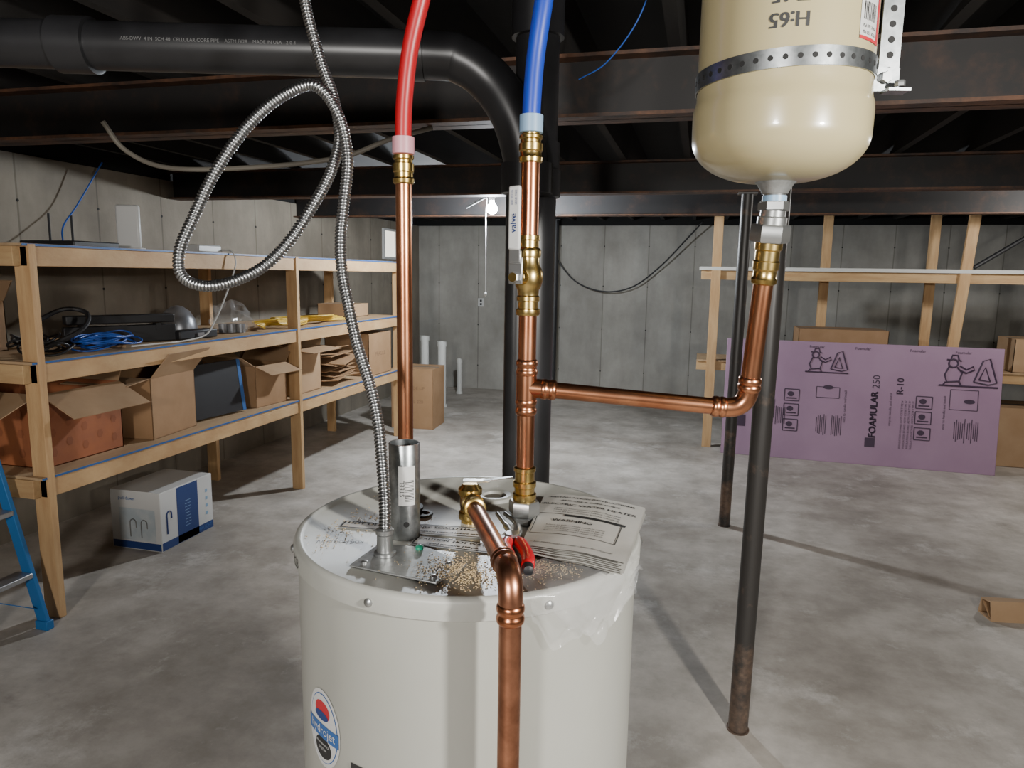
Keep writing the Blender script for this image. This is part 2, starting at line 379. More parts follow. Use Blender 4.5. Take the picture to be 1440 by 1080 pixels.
mk('top_adapter',[prof((cx,cy,1.868),Z,[(0,.0155),(.002,.018),(.008,.0185),(.011,.0165),(.016,.0165),(.018,.0185),(.028,.0185),(.030,.0155),(.034,.0155),(.036,.0178),(.040,.0178),(.042,.014),(.052,.014)],28)],'brass',e)
e=empty('ball_valve',(cx,cy,1.69))
mk('body',[prof((cx,cy,1.635),Z,[(0,.0155),(.001,.018),(.005,.0192),(.010,.0188),(.012,.0162),(.022,.0162),(.024,.018),(.03,.018),(.032,.0165),(.040,.017),(.046,.020),(.054,.0225),(.066,.0225),(.074,.020),(.08,.017),(.09,.0165),(.092,.0185),(.1,.0192),(.104,.018),(.106,.0155),(.116,.0155),(.118,.0175),(.124,.0175),(.125,.015)],32)],'brass',e)
sn=V((-.30,-.954,0)).normalized(); sv=V((cx,cy,1.695)); side=sn.cross(V(Z))
mk('stem',[prof(sv+sn*.018,sn,[(0,.012),(.012,.011),(.014,.007),(.03,.007)],20)],'brass',e)
mk('stem_nut',hexnut(sv+sn*.040,sn,.009,.007),'steel',e)
lv=[obox(sv+sn*.038+V((0,0,.010)),(.024,.04,.003),side,V(Z)),
    obox(sv+sn*.042+V((0,0,.075)),(.019,.105,.0032),side,V(Z)),
    obox(sv+sn*.040+V((0,0,.03)),(.021,.02,.004),side,V((0,0,1)))]
mk('lever',lv,'chrome',e,bevel=.001)
c0=sv+sn*.043+V((0,0,.088))
mk('lever_sleeve',obox(c0,(.0205,.094,.006),side,V(Z)),'white',e,bevel=.0028)
tp=c0+sn*.0033
uu=V(Z); vv=side*-1
if uu.cross(vv).dot(sn)<0: vv=side
mk('lever_print',[ontoplane(shift(textmesh('valve',.014),-.008+q_,0),tp,uu,vv,off=.0006) for q_ in (0,.0006)]+[ontoplane(shift(textmesh('600 WOG',.005),.03,.003),tp,uu,vv,off=.0006),ontoplane(shift(textmesh('LEAD FREE',.0045),.03,-.004),tp,uu,vv,off=.0006)],'navy',e)
e=empty('blue_pex_pipe',(cx,cy,1.91))
pb=cr([(cx,cy,1.905),(cx,cy,1.95),(-.258,1.10,2.02),(-.247,1.10,2.10),(-.235,1.11,2.2),(-.215,1.12,2.32),(-.18,1.14,2.45),(-.14,1.16,2.6)],8)
mk('pipe',tube(pb,.0138,24),'blue',e)
mk('expansion_ring',prof((cx,cy,1.912),Z,[(0,.015),(.001,.0180),(.026,.0180),(.027,.015)],28),'bluering',e)
hx,hy=-.479,1.115
e=empty('hot_water_riser_pipe',(hx,hy,1.29))
mk('pipe',tube([(hx,hy,1.29),(hx,hy,1.87)],.0133,28),'copper',e)
mk('top_adapter',[prof((hx,hy,1.842),Z,[(0,.0145),(.002,.017),(.008,.0178),(.011,.0155),(.018,.0155),(.020,.0173),(.032,.0173),(.034,.0145),(.038,.0145),(.040,.017),(.045,.017),(.047,.0135),(.06,.0135)],28)],'brass',e)
e=empty('red_pex_pipe',(hx,hy,1.9))
pr=cr([(hx,hy,1.89),(hx,hy,1.93),(-.476,1.115,1.98),(-.466,1.115,2.05),(-.447,1.115,2.12),(-.42,1.11,2.2),(-.38,1.1,2.32),(-.34,1.1,2.45),(-.32,1.1,2.6)],8)
mk('pipe',tube(pr,.0133,24),'red',e)
mk('expansion_ring',prof((hx,hy,1.889),Z,[(0,.0145),(.001,.0178),(.027,.0178),(.028,.0145)],28),'pinkring',e)
tz=1.520
A=V((cx,cy,tz)); E=V((.080,1.163,1.494)); T2=V((.094,1.135,1.745))
d1=(E-A).normalized(); d2=(T2-E).normalized()
e=empty('expansion_tank_branch_pipe',tuple(A))
mk('horizontal_pipe',tube([A+d1*.02,E-d1*.045],.0132,28),'copper',e)
mk('tee_outlet',[press(A+d1*.022,d1,.0137,.026),tube([A,A+d1*.04],RC*1.1,28)],'copper',e)
pe=fillet([E-d1*.042,E,E+d2*.045],.034,10)
mk('elbow',[tube(pe,.0155,28),press(E-d1*.055,d1,.0138,.024),press(E+d2*.03,d2,.0145,.024)],'copper',e)
mk('vertical_pipe',tube([E+d2*.04,T2-d2*.02],.0146,28),'copper',e)
q=T2-d2*.055
mk('brass_adapter',[prof(q,d2,[(0,.016),(.002,.0185),(.008,.0192),(.012,.0170),(.020,.0170),(.023,.0192),(.034,.0192),(.036,.0175),(.050,.0175),(.052,.020),(.062,.020),(.064,.018)],28)],'brass',e)
mk('union_nut',[hexnut(q+d2*.062,d2,.0285,.026),prof(q+d2*.086,d2,[(0,.021),(.012,.021),(.014,.018),(.022,.018)],24)],'steel',e)
# expansion tank
tx,ty,tz0=.098,1.138,1.838
e=empty('expansion_tank',(tx,ty,tz0))
mk('threaded_port',[prof((tx,ty,1.778),Z,[(0,.016),(.05,.016),(.056,.02)],24),hexnut((tx,ty,1.797),Z,.0225,.014)],'steel',e)
mk('blue_thread_seal',prof((tx,ty,1.811),Z,[(0,.0175),(.008,.0175)],24),'bluering',e)
mk('bottom_boss',prof((tx,ty,1.822),Z,[(0,.018),(.006,.021),(.014,.026),(.020,.034)],32),'plate',e)
RB=.1185
pts=[]
for k in range(0,17):
    a=rad(90*k/16); pts.append((tz0+.062-.062*math.cos(a) ,.010+.1125*math.sin(a)**.85 if k else .010))
pts+= [(1.93,.1230),(1.940,.1222),(1.946,.1200),(1.952,.1190),(1.96,RB),(2.22,RB)]
for k in range(1,10):
    a=rad(90*k/9); pts.append((2.22+.06*math.sin(a),RB*math.cos(a)**.6 if k<9 else .001))
mk('shell',prof((tx,ty,0),Z,pts,96),'tank',e,ang=60)
TC=(tx,ty)
mk('handwriting',[ontocyl(shift(textmesh(s_,.026),q_,0),TC,RB,rad(-93),z_,PI) for s_,z_ in (('T:65',2.056),('H:65',2.026)) for q_ in (0,.0008,.0016)],'ink',e)
lc=rad(-34)
mk('product_label',ontocyl(gridpatch(.052,.13,8,2),TC,RB,lc,2.072,off=.0008),'label',e)
mk('label_red_border',[ontocyl(shift(gridpatch(.052,.004,8,1),0,-.063),TC,RB,lc,2.072,off=.0012),ontocyl(shift(gridpatch(.010,.13,3,2),.022,0),TC,RB,lc,2.072,off=.0012)],'redink',e)
bars=[ontocyl(shift(gridpatch(random.choice([.0012,.002]),.022,1,1),-.019+k*.0035,-.03),TC,RB,lc,2.072,off=.0013) for k in range(9)]
bars+=[ontocyl(shift(textmesh('MAX 150 PSI',.006),.004,.048+.008*k),TC,RB,lc,2.072,PI,off=.0013) for k in range(0,2)]
mk('label_barcode',bars,'ink',e)
e=empty('perforated_hanger_strap',(tx,ty,1.98))
sz=1.980
seg=96; vs=[];fs=[]
r0,r1=RB+.0010,RB+.0028
for k in range(seg):
    a=2*PI*k/seg
    for r,zz in ((r0,sz-.012),(r1,sz-.012),(r1,sz+.012),(r0,sz+.012)):
        vs.append(V((tx+r*math.cos(a),ty+r*math.sin(a),zz+.004*math.cos(a))))
for k in range(seg):
    k2=(k+1)%seg
    for j in range(4): fs.append([k*4+j,k2*4+j,k2*4+(j+1)%4,k*4+(j+1)%4])
mk('band',(vs,fs),'galv',e)
hl=[]
for k in range(42):
    a=2*PI*k/42; hl.append(prof((tx+(r1-.0002)*math.cos(a),ty+(r1-.0002)*math.sin(a),sz+.004*math.cos(a)),(math.cos(a),math.sin(a),0),[(0,.0036),(.0008,.0036)],10))
mk('band_holes',hl,'dark',e)
sc=V((tx+.136,ty-.006,0)); sd=R0.copy()
mk('vertical_strap',obox(sc+V((0,0,2.225)),(.028,.52,.003),sd,Z),'galv',e)
nn=sd.cross(V(Z))
if nn.y>0: nn=-nn
mk('vertical_strap_holes',[prof(sc+V((0,0,1.985+.02*k))+nn*.0015,nn,[(0,.0045),(.0008,.0045)],10) for k in range(24)],'dark',e)
mk('clamp_bracket',[obox(sc+V((-.004,0,1.972))+nn*.003,(.036,.032,.004),sd,Z),obox(sc+V((.006,0,1.955))+nn*.012,(.030,.004,.024),sd,Z)],'galv',e)
mk('clamp_bolt',[hexnut(sc+V((-.006,0,1.974))+nn*.004,nn,.008,.010),hexnut(sc+V((.010,0,1.960))+nn*.014,V((0,0,1)),.007,.008)],'steel',e)

# ---------------------------------------------------------------- relief valve + discharge pipe
vx,vy=-.353,1.090
e=empty('relief_valve',(vx,vy,1.288))
mk('body',[prof((vx,vy,1.288),Z,[(0,.015),(.006,.015),(.007,.019),(.018,.019),(.019,.016),(.03,.017),(.044,.017),(.048,.017),(.049,.020),(.058,.020),(.061,.017),(.066,.012)],28)],'brass',e)
dx,dy=-.198,.770
O2=V((dx,dy,1.350))
od=(O2-V((vx,vy,1.326))).normalized()
mk('outlet',[prof(V((vx,vy,1.326)),od,[(0,.014),(.02,.014),(.021,.0175),(.036,.0185),(.038,.0165),(.05,.0165),(.052,.018),(.06,.018),(.062,.015)],28)],'brass',e)
mk('test_lever',[obox((vx+.008,vy+.008,1.358),(.045,.016,.0025),R0,B0),obox((vx+.045,vy+.012,1.363),(.05,.009,.002),(R0+V((0,0,.15))).normalized(),B0)],'steel',e,bevel=.0006)
e=empty('discharge_pipe',(dx,dy,.5))
O1=V((vx,vy,1.326))+od*.055
mk('upper_pipe',tube([O1,O2-od*.035],.0133,28),'copper_old',e)
mk('elbow',[tube(fillet([O2-od*.042,O2,V((dx,dy,1.305))],.034,10),.0150,28),press(O2-od*.058,od,.0136,.024,)],'copper_old',e)
mk('elbow_socket',press((dx,dy,1.288),Z,.0140,.026),'copper',e)
mk('down_pipe',tube([(dx,dy,1.30),(dx,dy,.15)],.0138,28),'copper_old',e)

e=empty('galvanised_sleeve',(-.431,1.0,1.288))
sx_,sy_=-.431,.998
mk('tube',prof((sx_,sy_,1.2885),Z,[(0,.0215),(0,.0238),(.002,.024),(.150,.024),(.151,.0235),(.151,.0220),(.004,.0220),(.004,0)],40),'galv',e)
cphi=math.atan2(-sy_,-sx_)
mk('sticker',ontocyl(gridpatch(.026,.062,8,2),(sx_,sy_),.024,cphi+.15,1.376,off=.0004),'label',e)
bars=[ontocyl(shift(gridpatch(.014,random.choice([.0008,.0015]),3,1),.004,-.024+k*.0025),(sx_,sy_),.024,cphi+.15,1.376,off=.0007) for k in range(14)]
g=textmesh('STEEL',.010); g=([V((-p.y,p.x,0)) for p in g[0]],g[1])
bars.append(ontocyl(shift(g,-.007,.0),(sx_,sy_),.024,cphi+.15,1.372,off=.0007))
mk('sticker_print',bars,'ink',e)
mk('pin_hole',ontocyl(ellipsepatch(.009,.009,2,16),(sx_,sy_),.024,cphi+.1,1.315,off=.0005),'dark',e)

fp=[(-.60,1.06,2.6),(-.625,1.06,2.35),(-.625,1.062,2.2),(-.620,1.064,2.114),(-.599,1.070,2.027),(-.579,1.070,1.975),(-.561,1.055,1.908),(-.568,1.035,1.85),(-.587,1.013,1.799),(-.618,.995,1.745),(-.656,.980,1.705),(-.700,.966,1.682),(-.740,.954,1.674),(-.772,.949,1.683),(-.784,.949,1.703),(-.782,.954,1.735),(-.766,.962,1.774),(-.740,.98,1.84),(-.709,.997,1.895),(-.675,1.012,1.938),(-.638,1.022,1.966),(-.596,1.025,1.980),(-.572,1.028,1.970),(-.552,1.032,1.940),(-.540,1.032,1.905),(-.535,1.030,1.860),(-.538,1.02,1.80),(-.540,1.012,1.750),(-.535,1.005,1.70),(-.523,.998,1.655),(-.500,.982,1.59),(-.470,.962,1.532),(-.447,.940,1.48),(-.434,.924,1.425),(-.426,.914,1.37),(-.425,.911,1.325)]
pth=resample(cr(fp,16),.0013)
R=[(.0090,.0086,.0066,.0086)[i%4] for i in range(len(pth))]
e=empty('flexible_metal_conduit',(-.425,.911,1.29))
mk('conduit',tube(pth,R,14),'flex',e,ang=80)
mk('connector',[prof((-.425,.911,1.2925),Z,[(0,.016),(.004,.016),(.005,.0115),(.03,.0115),(.032,.013),(.038,.013),(.04,.010)],24)],'steel',e)

e=empty('instruction_booklet',(-.155,1.08,1.30))
def sheet(c4,z0,amp,n=14,seed=0):
    a,b,c,d=[V((p[0],p[1],0)) for p in c4]; vs=[]
    for j in range(n+1):
        for i in range(n+1):
            s=i/n;t=j/n; p=(a*(1-s)+b*s)*(1-t)+(d*(1-s)+c*s)*t
            zz=z0+amp*(math.sin(s*3.1)*.4+.7*t*t*s)+.002*mn.noise(V((s*4+seed,t*4,seed)))
            vs.append(V((p.x,p.y,zz)))
    return vs,[[j*(n+1)+i,j*(n+1)+i+1,(j+1)*(n+1)+i+1,(j+1)*(n+1)+i] for j in range(n) for i in range(n)]
bk=[(-.256,1.225),(-.072,1.198),(-.080,.925),(-.236,.965)]
gs=[]
for k in range(8):
    gs.append(sheet([(p[0]+random.uniform(-.003,.003)+(.003 if k>5 else 0),p[1]+random.uniform(-.003,.003)) for p in bk],1.2945+.0016*k,.006+.0012*k,seed=1))
mk('pages',gs,'paper',e,ang=60)
def bookp(g,s0,t0):
    out=[];a,b,c,d=[V((p[0],p[1],0)) for p in bk]
    for p in g[0]:
        s=s0+p.x/.17; t=t0-p.y/.255
        q=(a*(1-s)+b*s)*(1-t)+(d*(1-s)+c*s)*t
        zz=1.2945+.0016*7+(.006+.0084)*(math.sin(s*3.1)*.4+.7*t*t*s)+.002*mn.noise(V((s*4+1,t*4,1)))+.0010
        out.append(V((q.x,q.y,zz)))
    return out,g[1]
pg=[]
for s_,z_,a_,b_ in (('INSTALLATION INSTRUCTIONS',.010,.5,.07),('AND USE & CARE GUIDE',.009,.5,.14),('ELECTRIC WATER HEATER',.013,.5,.22),('WARNING',.014,.40,.53)):
    for q_ in (0,.0004): pg.append(bookp(shift(textmesh(s_,z_),q_,0),a_,b_))
for k in range(3): pg.append(bookp(textmesh('read all instructions before installing',.0075),.5,.30+.04*k))
for k in range(4): pg.append(bookp(textmesh('failure to follow could result in injury',.0065),.45,.61+.035*k))
pg.append(bookp(textmesh('For residential use only - keep this manual',.0075),.5,.93))
pg+=[bookp(x,.45,.60) for x in rectline(.14,.09,.0014)]
pg.append(bookp(gridpatch(.10,.009,6,1),.60,.44))
mk('print',pg,'ink',e)
mk('loose_page',sheet([(-.272,1.18),(-.240,1.215),(-.228,1.03),(-.285,1.04)],1.2905,.004,seed=4),'paper',e)
e=empty('plastic_bag',(-.12,.9,1.28))
def bagsheet(seed,a0,a1,drop):
    n=36; vs=[]
    for j in range(n+1):
        t=j/n
        for i in range(n+1):
            s=i/n
            ang=rad(a0)+rad(a1-a0)*s
            if t<.35:
                r=HR-.085+ (.088)*t/.35; z=1.2945+.004*abs(mn.noise(V((s*5,t*6,seed))))
            else:
                tt=(t-.35)/.65
                r=HR+.008+.026*abs(mn.noise(V((s*4,t*3,seed+3))))*tt+.003; z=1.2935-drop*tt*(.35+.65*math.sin(PI*min(1,s*1.15))**.8)*(1+.5*mn.noise(V((s*6,0,seed))))
            w_=.003*mn.noise(V((s*9,t*9,seed)))
            vs.append(V((HC[0]+(r+w_)*math.cos(ang),HC[1]+(r+w_)*math.sin(ang),z+abs(w_))))
    return vs,[[j*(n+1)+i,j*(n+1)+i+1,(j+1)*(n+1)+i+1,(j+1)*(n+1)+i] for j in range(n) for i in range(n)]
mk('film',[bagsheet(1.3,-56,-18,.085),bagsheet(5.1,-50,-12,.07)],'film',e,ang=80)
e=empty('pliers',(-.27,1.0,1.30))
z=1.303
ph1=cr([(-.250,1.0,z),(-.232,.970,z),(-.216,.935,z),(-.208,.900,z)],6)
ph2=cr([(-.258,1.0,z),(-.257,.965,z),(-.243,.932,z),(-.228,.893,z)],6)
mk('grips',[tube(ph1,[.006]*3+[.0095]*(len(ph1)-4)+[.006],14),tube(ph2,[.006]*3+[.0095]*(len(ph2)-4)+[.006],14)],'redgrip',e)
mk('grip_tips',[prof((-.2085,.9015,z),(.3,-.9,0),[(0,.0085),(.012,.007),(.014,.003)],14)],'blackrub',e)
jw=cr([(-.255,1.0,z),(-.268,1.03,z),(-.288,1.065,z),(-.308,1.10,z)],6)
jw2=cr([(-.252,1.0,z),(-.254,1.03,z),(-.270,1.07,z),(-.296,1.105,z)],6)
mk('jaws',[tube(jw,[.006]*10+[.004]*(len(jw)-10),12),tube(jw2,[.006]*10+[.004]*(len(jw2)-10),12),prof((-.256,1.0,z-.009),Z,[(0,.011),(.018,.011)],16)],'steel',e)
e=empty('sawdust_pile',(-.3,.87,1.29))
fl_=[]
def flakes(cx_,cy_,sx,sy,n):
    for _ in range(n):
        x=random.gauss(cx_,sx); y=random.gauss(cy_,sy)
        if (x-HC[0])**2+(y-HC[1])**2>(HR-.015)**2: continue
        a=random.uniform(0,PI); s=random.uniform(.0008,.0024)
        on=(-.457<x<-.3 and .85<y<.94)
        fl_.append(obox((x,y,ZT+(.005 if on else .001)),(s,s*random.uniform(.3,.8),.0006),(math.cos(a),math.sin(a),random.uniform(-.1,.1)),(-math.sin(a),math.cos(a),0)))
flakes(-.305,.885,.026,.024,620); flakes(-.19,.945,.024,.018,420); flakes(-.27,.90,.045,.035,350); flakes(-.53,1.0,.02,.06,200); flakes(-.36,.98,.08,.08,120)
mk('flakes',fl_,'saw',e)

# ---------------------------------------------------------------- black drain pipes
e=empty('drain_stack_pipe',(-.44,1.90,0))
mk('stack',tube([(-.44,1.90,0),(-.44,1.90,2.72)],.0565,40),'black',e)
mk('hub',[prof((-.44,1.895,1.90),Z,[(0,.060),(.002,.067),(.07,.068),(.075,.064),(.14,.064)],40),prof((-.44,1.90,2.30),Z,[(0,.058),(.002,.068),(.12,.068),(.122,.058)],40)],'black',e)
mk('offset_pipe',tube([(-.475,1.85,1.92),(-.475,1.85,0)],.03,20),'black',e)
e=empty('drain_elbow_pipe',(-1,1.7,2.2))
ep=[(-2.6,1.25,2.26),(-1.709,1.482,2.245),(-1.2,1.613,2.238),(-.686,1.746,2.231),(-.600,1.767,2.219),(-.530,1.785,2.170),(-.474,1.79,2.090),(-.445,1.80,1.995),(-.442,1.81,1.93)]
mk('pipe',tube(cr(ep,10),.0565,40),'black',e,ang=60)
dd=(V(ep[2])-V(ep[1])).normalized()
mk('couplings',[prof(V((-1.57,1.518,2.243)),dd,[(0,.057),(.002,.066),(.09,.066),(.092,.057)],40),prof(V((-.72,1.737,2.2315)),dd,[(0,.057),(.002,.061),(.03,.061),(.03,.057)],40),
 prof((-.441,1.812,1.90),Z,[(0,.058),(.002,.066),(.075,.066),(.077,.058)],40)],'black',e)
pu=dd; pn=V((0,0,1)).cross(pu); pn=-pn if pn.y>0 else pn
def pipeprint(s,t,sz):
    g=textmesh(s,sz); out=[]
    base=V((-1.40,1.562,2.241))
    for p in g[0]:
        a=p.y/.0565+.05
        out.append(base+pu*(p.x+t)+pn*(.0572*math.cos(a))+V((0,0,.0572*math.sin(a))))
    return out,g[1]
mk('pipe_print',[pipeprint('ABS-DWV  4 IN  SCH 40  CELLULAR CORE PIPE    ASTM F628    MADE IN USA   2 0 4',.22,.0115)],mat('grey_print',(.14,.14,.14),.6),e)
e=empty('overhead_cable',(-1.6,2.4,2.1))
mk('cable',tube(cr([(-2.2,2.30,2.24),(-2.14,2.34,2.14),(-1.97,2.37,2.077),(-1.65,2.45,2.085),(-1.345,2.53,2.125),(-1.166,2.57,2.19),(-1.0,2.6,2.235)],8),.009,10),'tan',e)
e=empty('blue_network_wire',(-.3,1.9,2.3))
mk('wire',tube(cr([(-.40,2.3,2.30),(-.31,2.25,2.33),(-.22,2.2,2.42),(-.17,2.2,2.55)],8),.002,8),'bluecable',e)

# ---------------------------------------------------------------- left shelf
e=empty('wooden_storage_shelf',(-3.35,4.7,0))
XF,XK=-2.94,-3.80; ys=(2.617,4.83,6.76)
lv=(1.79,1.25,.70)
posts=[]
for y in ys:
    posts.append(box(XF-.089,XF,y-.019,y+.019,0,1.80))
    posts.append(box(XK,XK+.089,y-.019,y+.019,0,1.80))
mk('posts',posts,'woodv',e,bevel=.002)
rails=[];cross=[];decks=[];edge=[]
for z in lv:
    rails.append(box(XF-.050,XF-.012,ys[0]-.019,ys[2]+.019,z-.089,z))
    rails.append(box(XK+.012,XK+.05,ys[0]-.019,ys[2]+.019,z-.089,z))
    for y in (ys[0]-.038,ys[0]+.038,ys[1]+.038,ys[2]-.038):
        cross.append(box(XK,XF-.05,y-.019,y+.019,z-.089,z))
    decks.append(box(XK,XF-.006,ys[0]-.045,ys[2]+.03,z+.001,z+.013))
    edge.append(box(XF-.006,XF-.004,ys[0]-.045,ys[2]+.03,z+.002,z+.012))
mk('long_rails',rails,'wood',e,bevel=.002); mk('cross_rails',cross,'woodx',e,bevel=.002); mk('decks',decks,'ply',e); mk('deck_edge_stripe',edge,'blueink',e)

e=empty('wooden_storage_shelf',(2,7.5,0))
Y0,Y1=7.31,7.90
posts=[box(.095,.184,Y0-.019,Y0+.019,0,2.44),box(4.2,4.29,Y0-.019,Y0+.019,0,2.44)]
posts.append(stick((2.20,Y0,0),(2.34,Y0,2.44),.089,.038,(1,0,0)))
for x in (1.17,2.14,3.2,4.2): posts.append(box(x,x+.089,Y1-.019,Y1+.019,0,2.44))
mk('posts',posts,'woodv',e,bevel=.002)
rails=[]
for z in (1.765,.87):
    rails.append(box(0.0,4.3,Y0+.019,Y0+.057,z-.089,z)); rails.append(box(0.0,4.3,Y1-.057,Y1-.019,z-.089,z))
    for x in (.14,1.2,2.26,3.3,4.25): rails.append(box(x-.019,x+.019,Y0+.057,Y1-.057,z-.089,z))
mk('rails',rails,'woodx',e,bevel=.002)
mk('decks',[box(0.0,4.3,Y0-.0,Y1,.872,.884)],'ply',e)
mk('top_white_panel',[box(-.02,4.3,Y0-.02,Y1-.03,1.767,1.800)],'pvc',e)
e=empty('metal_rod',(2.6,7.45,1.9)); mk('rod',tube([(2.40,7.42,1.822),(3.1,7.5,2.3)],.02,12),'colblack',e)
# ---------------------------------------------------------------- cardboard boxes
def rot2(x,y,a): return x*math.cos(a)-y*math.sin(a),x*math.sin(a)+y*math.cos(a)
def cbox(name,c,s,ang=0,m='card',flaps=(60,60,60,60),open_=True,fl=.45,prints=None):
    e=empty(name,c); w,d,h=s; t=.005
    def tr(p):
        x,y=rot2(p.x,p.y,ang); return V((c[0]+x,c[1]+y,c[2]+p.z))
    def T(g): return [tr(p) for p in g[0]],g[1]
    ws=[box(-w/2,w/2,-d/2,-d/2+t,0,h),box(-w/2,w/2,d/2-t,d/2,0,h),box(-w/2,-w/2+t,-d/2,d/2,0,h),box(w/2-t,w/2,-d/2,d/2,0,h),box(-w/2,w/2,-d/2,d/2,0.001,t)]
    mk('walls',[T(g) for g in ws],m,e)
    if open_:
        F=[]
        fd=min(w,d)*fl
        for k,a in enumerate(flaps):
            if a is None: continue
            a=rad(a)
            if k==0: o=V((0,-d/2,h)); u=V((1,0,0)); L=w; n=V((0,-1,0))
            if k==1: o=V((w/2,0,h)); u=V((0,1,0)); L=d; n=V((1,0,0))
            if k==2: o=V((0,d/2,h)); u=V((-1,0,0)); L=w; n=V((0,1,0))
            if k==3: o=V((-w/2,0,h)); u=V((0,-1,0)); L=d; n=V((-1,0,0))
            dd=(V((0,0,1))*math.cos(a)+n*math.sin(a))
            F.append(T(obox(o+dd*fd/2,(L*.985,fd,.004),u,dd)))
        mk('flaps',F,'card2',e)
    else:
        mk('top_flaps',[T(box(-w/2,w/2,-d/2,-.001,h,h+.004)),T(box(-w/2,w/2,.001,d/2,h,h+.004))],m,e)
        mk('tape',[T(box(-w/2-.001,w/2+.001,-.025,.025,h+.004,h+.0048))],'tan',e)
    if prints:
        for (face,txt,sz,px_,pz_,mm) in prints:
            g=textmesh(txt,sz)
            if face=='f': o=V((px_,-d/2-.001,pz_)); u=V((1,0,0))
            if face=='r': o=V((w/2+.001,px_,pz_)); u=V((0,1,0))
            G=([tr(o+u*p.x+V((0,0,1))*p.y) for p in g[0]],g[1])
            mk('printing',G,mm,e)
    return e
zl=.714
eo=cbox('cardboard_box',(-3.42,2.95,zl),(.70,.50,.37),0,'orange',(112,118,20,None))
pat=[]
for k in range(5):
    for j in range(3):
        g=ellipsepatch(.04,.05,1,6); pat.append(([V((-3.07+.0012,2.76+.095*k+p.x,zl+.07+.10*j+p.y+(.04 if k%2 else 0))) for p in g[0]],g[1]))
        g=ellipsepatch(.04,.05,1,6)
        if k<6: pat.append(([V((-3.72+.13*k+p.x,2.70-.0012,zl+.07+.10*j+p.y)) for p in g[0]],g[1]))
mk('box_pattern',pat,mat('orange_print',(.26,.085,.035),.7),eo)
cbox('cardboard_box',(-3.25,3.56,zl),(.42,.42,.36),.1,'card',(95,40,30,60))
e=empty('black_picture_frame',(-3.2,4.0,zl))
mk('panel',obox((-3.12,4.02,zl+.19),(.52,.36,.02),(.12,.99,0),(-.12,0,1)),'blackrub',e,bevel=.003)
mk('blue_edge',obox((-3.088,4.285,zl+.19),(.03,.36,.024),(.12,.99,0),(-.12,0,1)),'blueink',e)
cbox('cardboard_box',(-3.24,4.60,zl),(.42,.34,.30),-.1,'card',(60,110,40,60))
cbox('cardboard_box',(-3.30,5.14,zl),(.45,.46,.37),0,'card2',(70,95,30,60))
e=empty('flattened_cardboard_stack',(-3.3,5.7,zl))
G=[]
for k in range(9):
    a=random.uniform(-.25,.25); G.append(obox((-3.30+random.uniform(-.05,.05),5.70+random.uniform(-.07,.07),zl+.05+.032*k),(.5,.42,.006),(math.cos(a),math.sin(a),random.uniform(-.10,.10)),(-math.sin(a),math.cos(a),random.uniform(-.13,.13))))
mk('sheets',G,'card',e)
cbox('cardboard_box',(-3.22,6.36,zl),(.46,.50,.40),0,'card',None,False,prints=[('r','FRAGILE',.06,0,.2,'cardin')])
cbox('cardboard_box',(-3.0,7.35,0),(.48,.42,.66),.06,'card',None,False,prints=[('f','THIS SIDE UP',.05,0,.45,'cardin'),('f','MODEL 220',.05,0,.3,'cardin')])
cbox('cardboard_box',(-3.40,6.40,1.264),(.36,.36,.12),0,'card2',None,False)
cbox('cardboard_box',(-3.62,2.78,1.264),(.28,.26,.26),0,'card',(30,30,30,30))
e=empty('faucet_carton',(-3.24,3.66,0))
x0,x1,y0,y1,h=-3.42,-3.06,3.43,3.90,.37
mk('carton',box(x0,x1,y0,y1,0,h),'label',e,bevel=.003)
def face_f(g,x,z,off=.0012): return [V((x+p.x,y0-off,z+p.y)) for p in g[0]],g[1]
def face_r(g,y,z,off=.0012): return [V((x1+off,y+p.x,z+p.y)) for p in g[0]],g[1]
mk('navy_panel',[face_r(gridpatch(.19,h*.96,1,1),3.665,h/2),face_r(gridpatch(.465,.05,1,1),3.665,.03),face_f(gridpatch(.35,.045,1,1),-3.24,.028)],'navy',e)
mk('photo_panel',face_f(gridpatch(.26,.20,1,1),-3.23,.16),mat('faucet_photo',(.38,.43,.46),.5,0,(.55,.57,.56),6),e)
def arcp(cx_,r,z0_,z1_): return [(cx_-r,z0_)]+[(cx_-r*math.cos(rad(a)),z1_+r*math.sin(rad(a))) for a in range(0,181,20)]+[(cx_+r,z1_-.03)]
mk('faucet_picture',[tube([(x,y0-.002,z) for x,z in arcp(c,.022,.08,.17)],.0035,6) for c in (-3.26,-3.18)],'steel',e)
mk('faucet_picture_side',[tube([(x1+.002,y_,z) for y_,z in arcp(3.50,.02,.10,.22)],.004,6)],'navy',e)
mk('lettering',[face_r(textmesh('FAUCET',.035),3.82,.03,.002),face_f(textmesh('pull down',.03),-3.30,.32,.002)],'blueink',e)
mk('feature_icons',[face_r(gridpatch(.022,.022,1,1),3.84,.12+.05*k,.002) for k in range(4)]+[face_r(gridpatch(.05,.003,1,1),3.665,.10+.02*k,.002) for k in range(9)],'bluering',e)

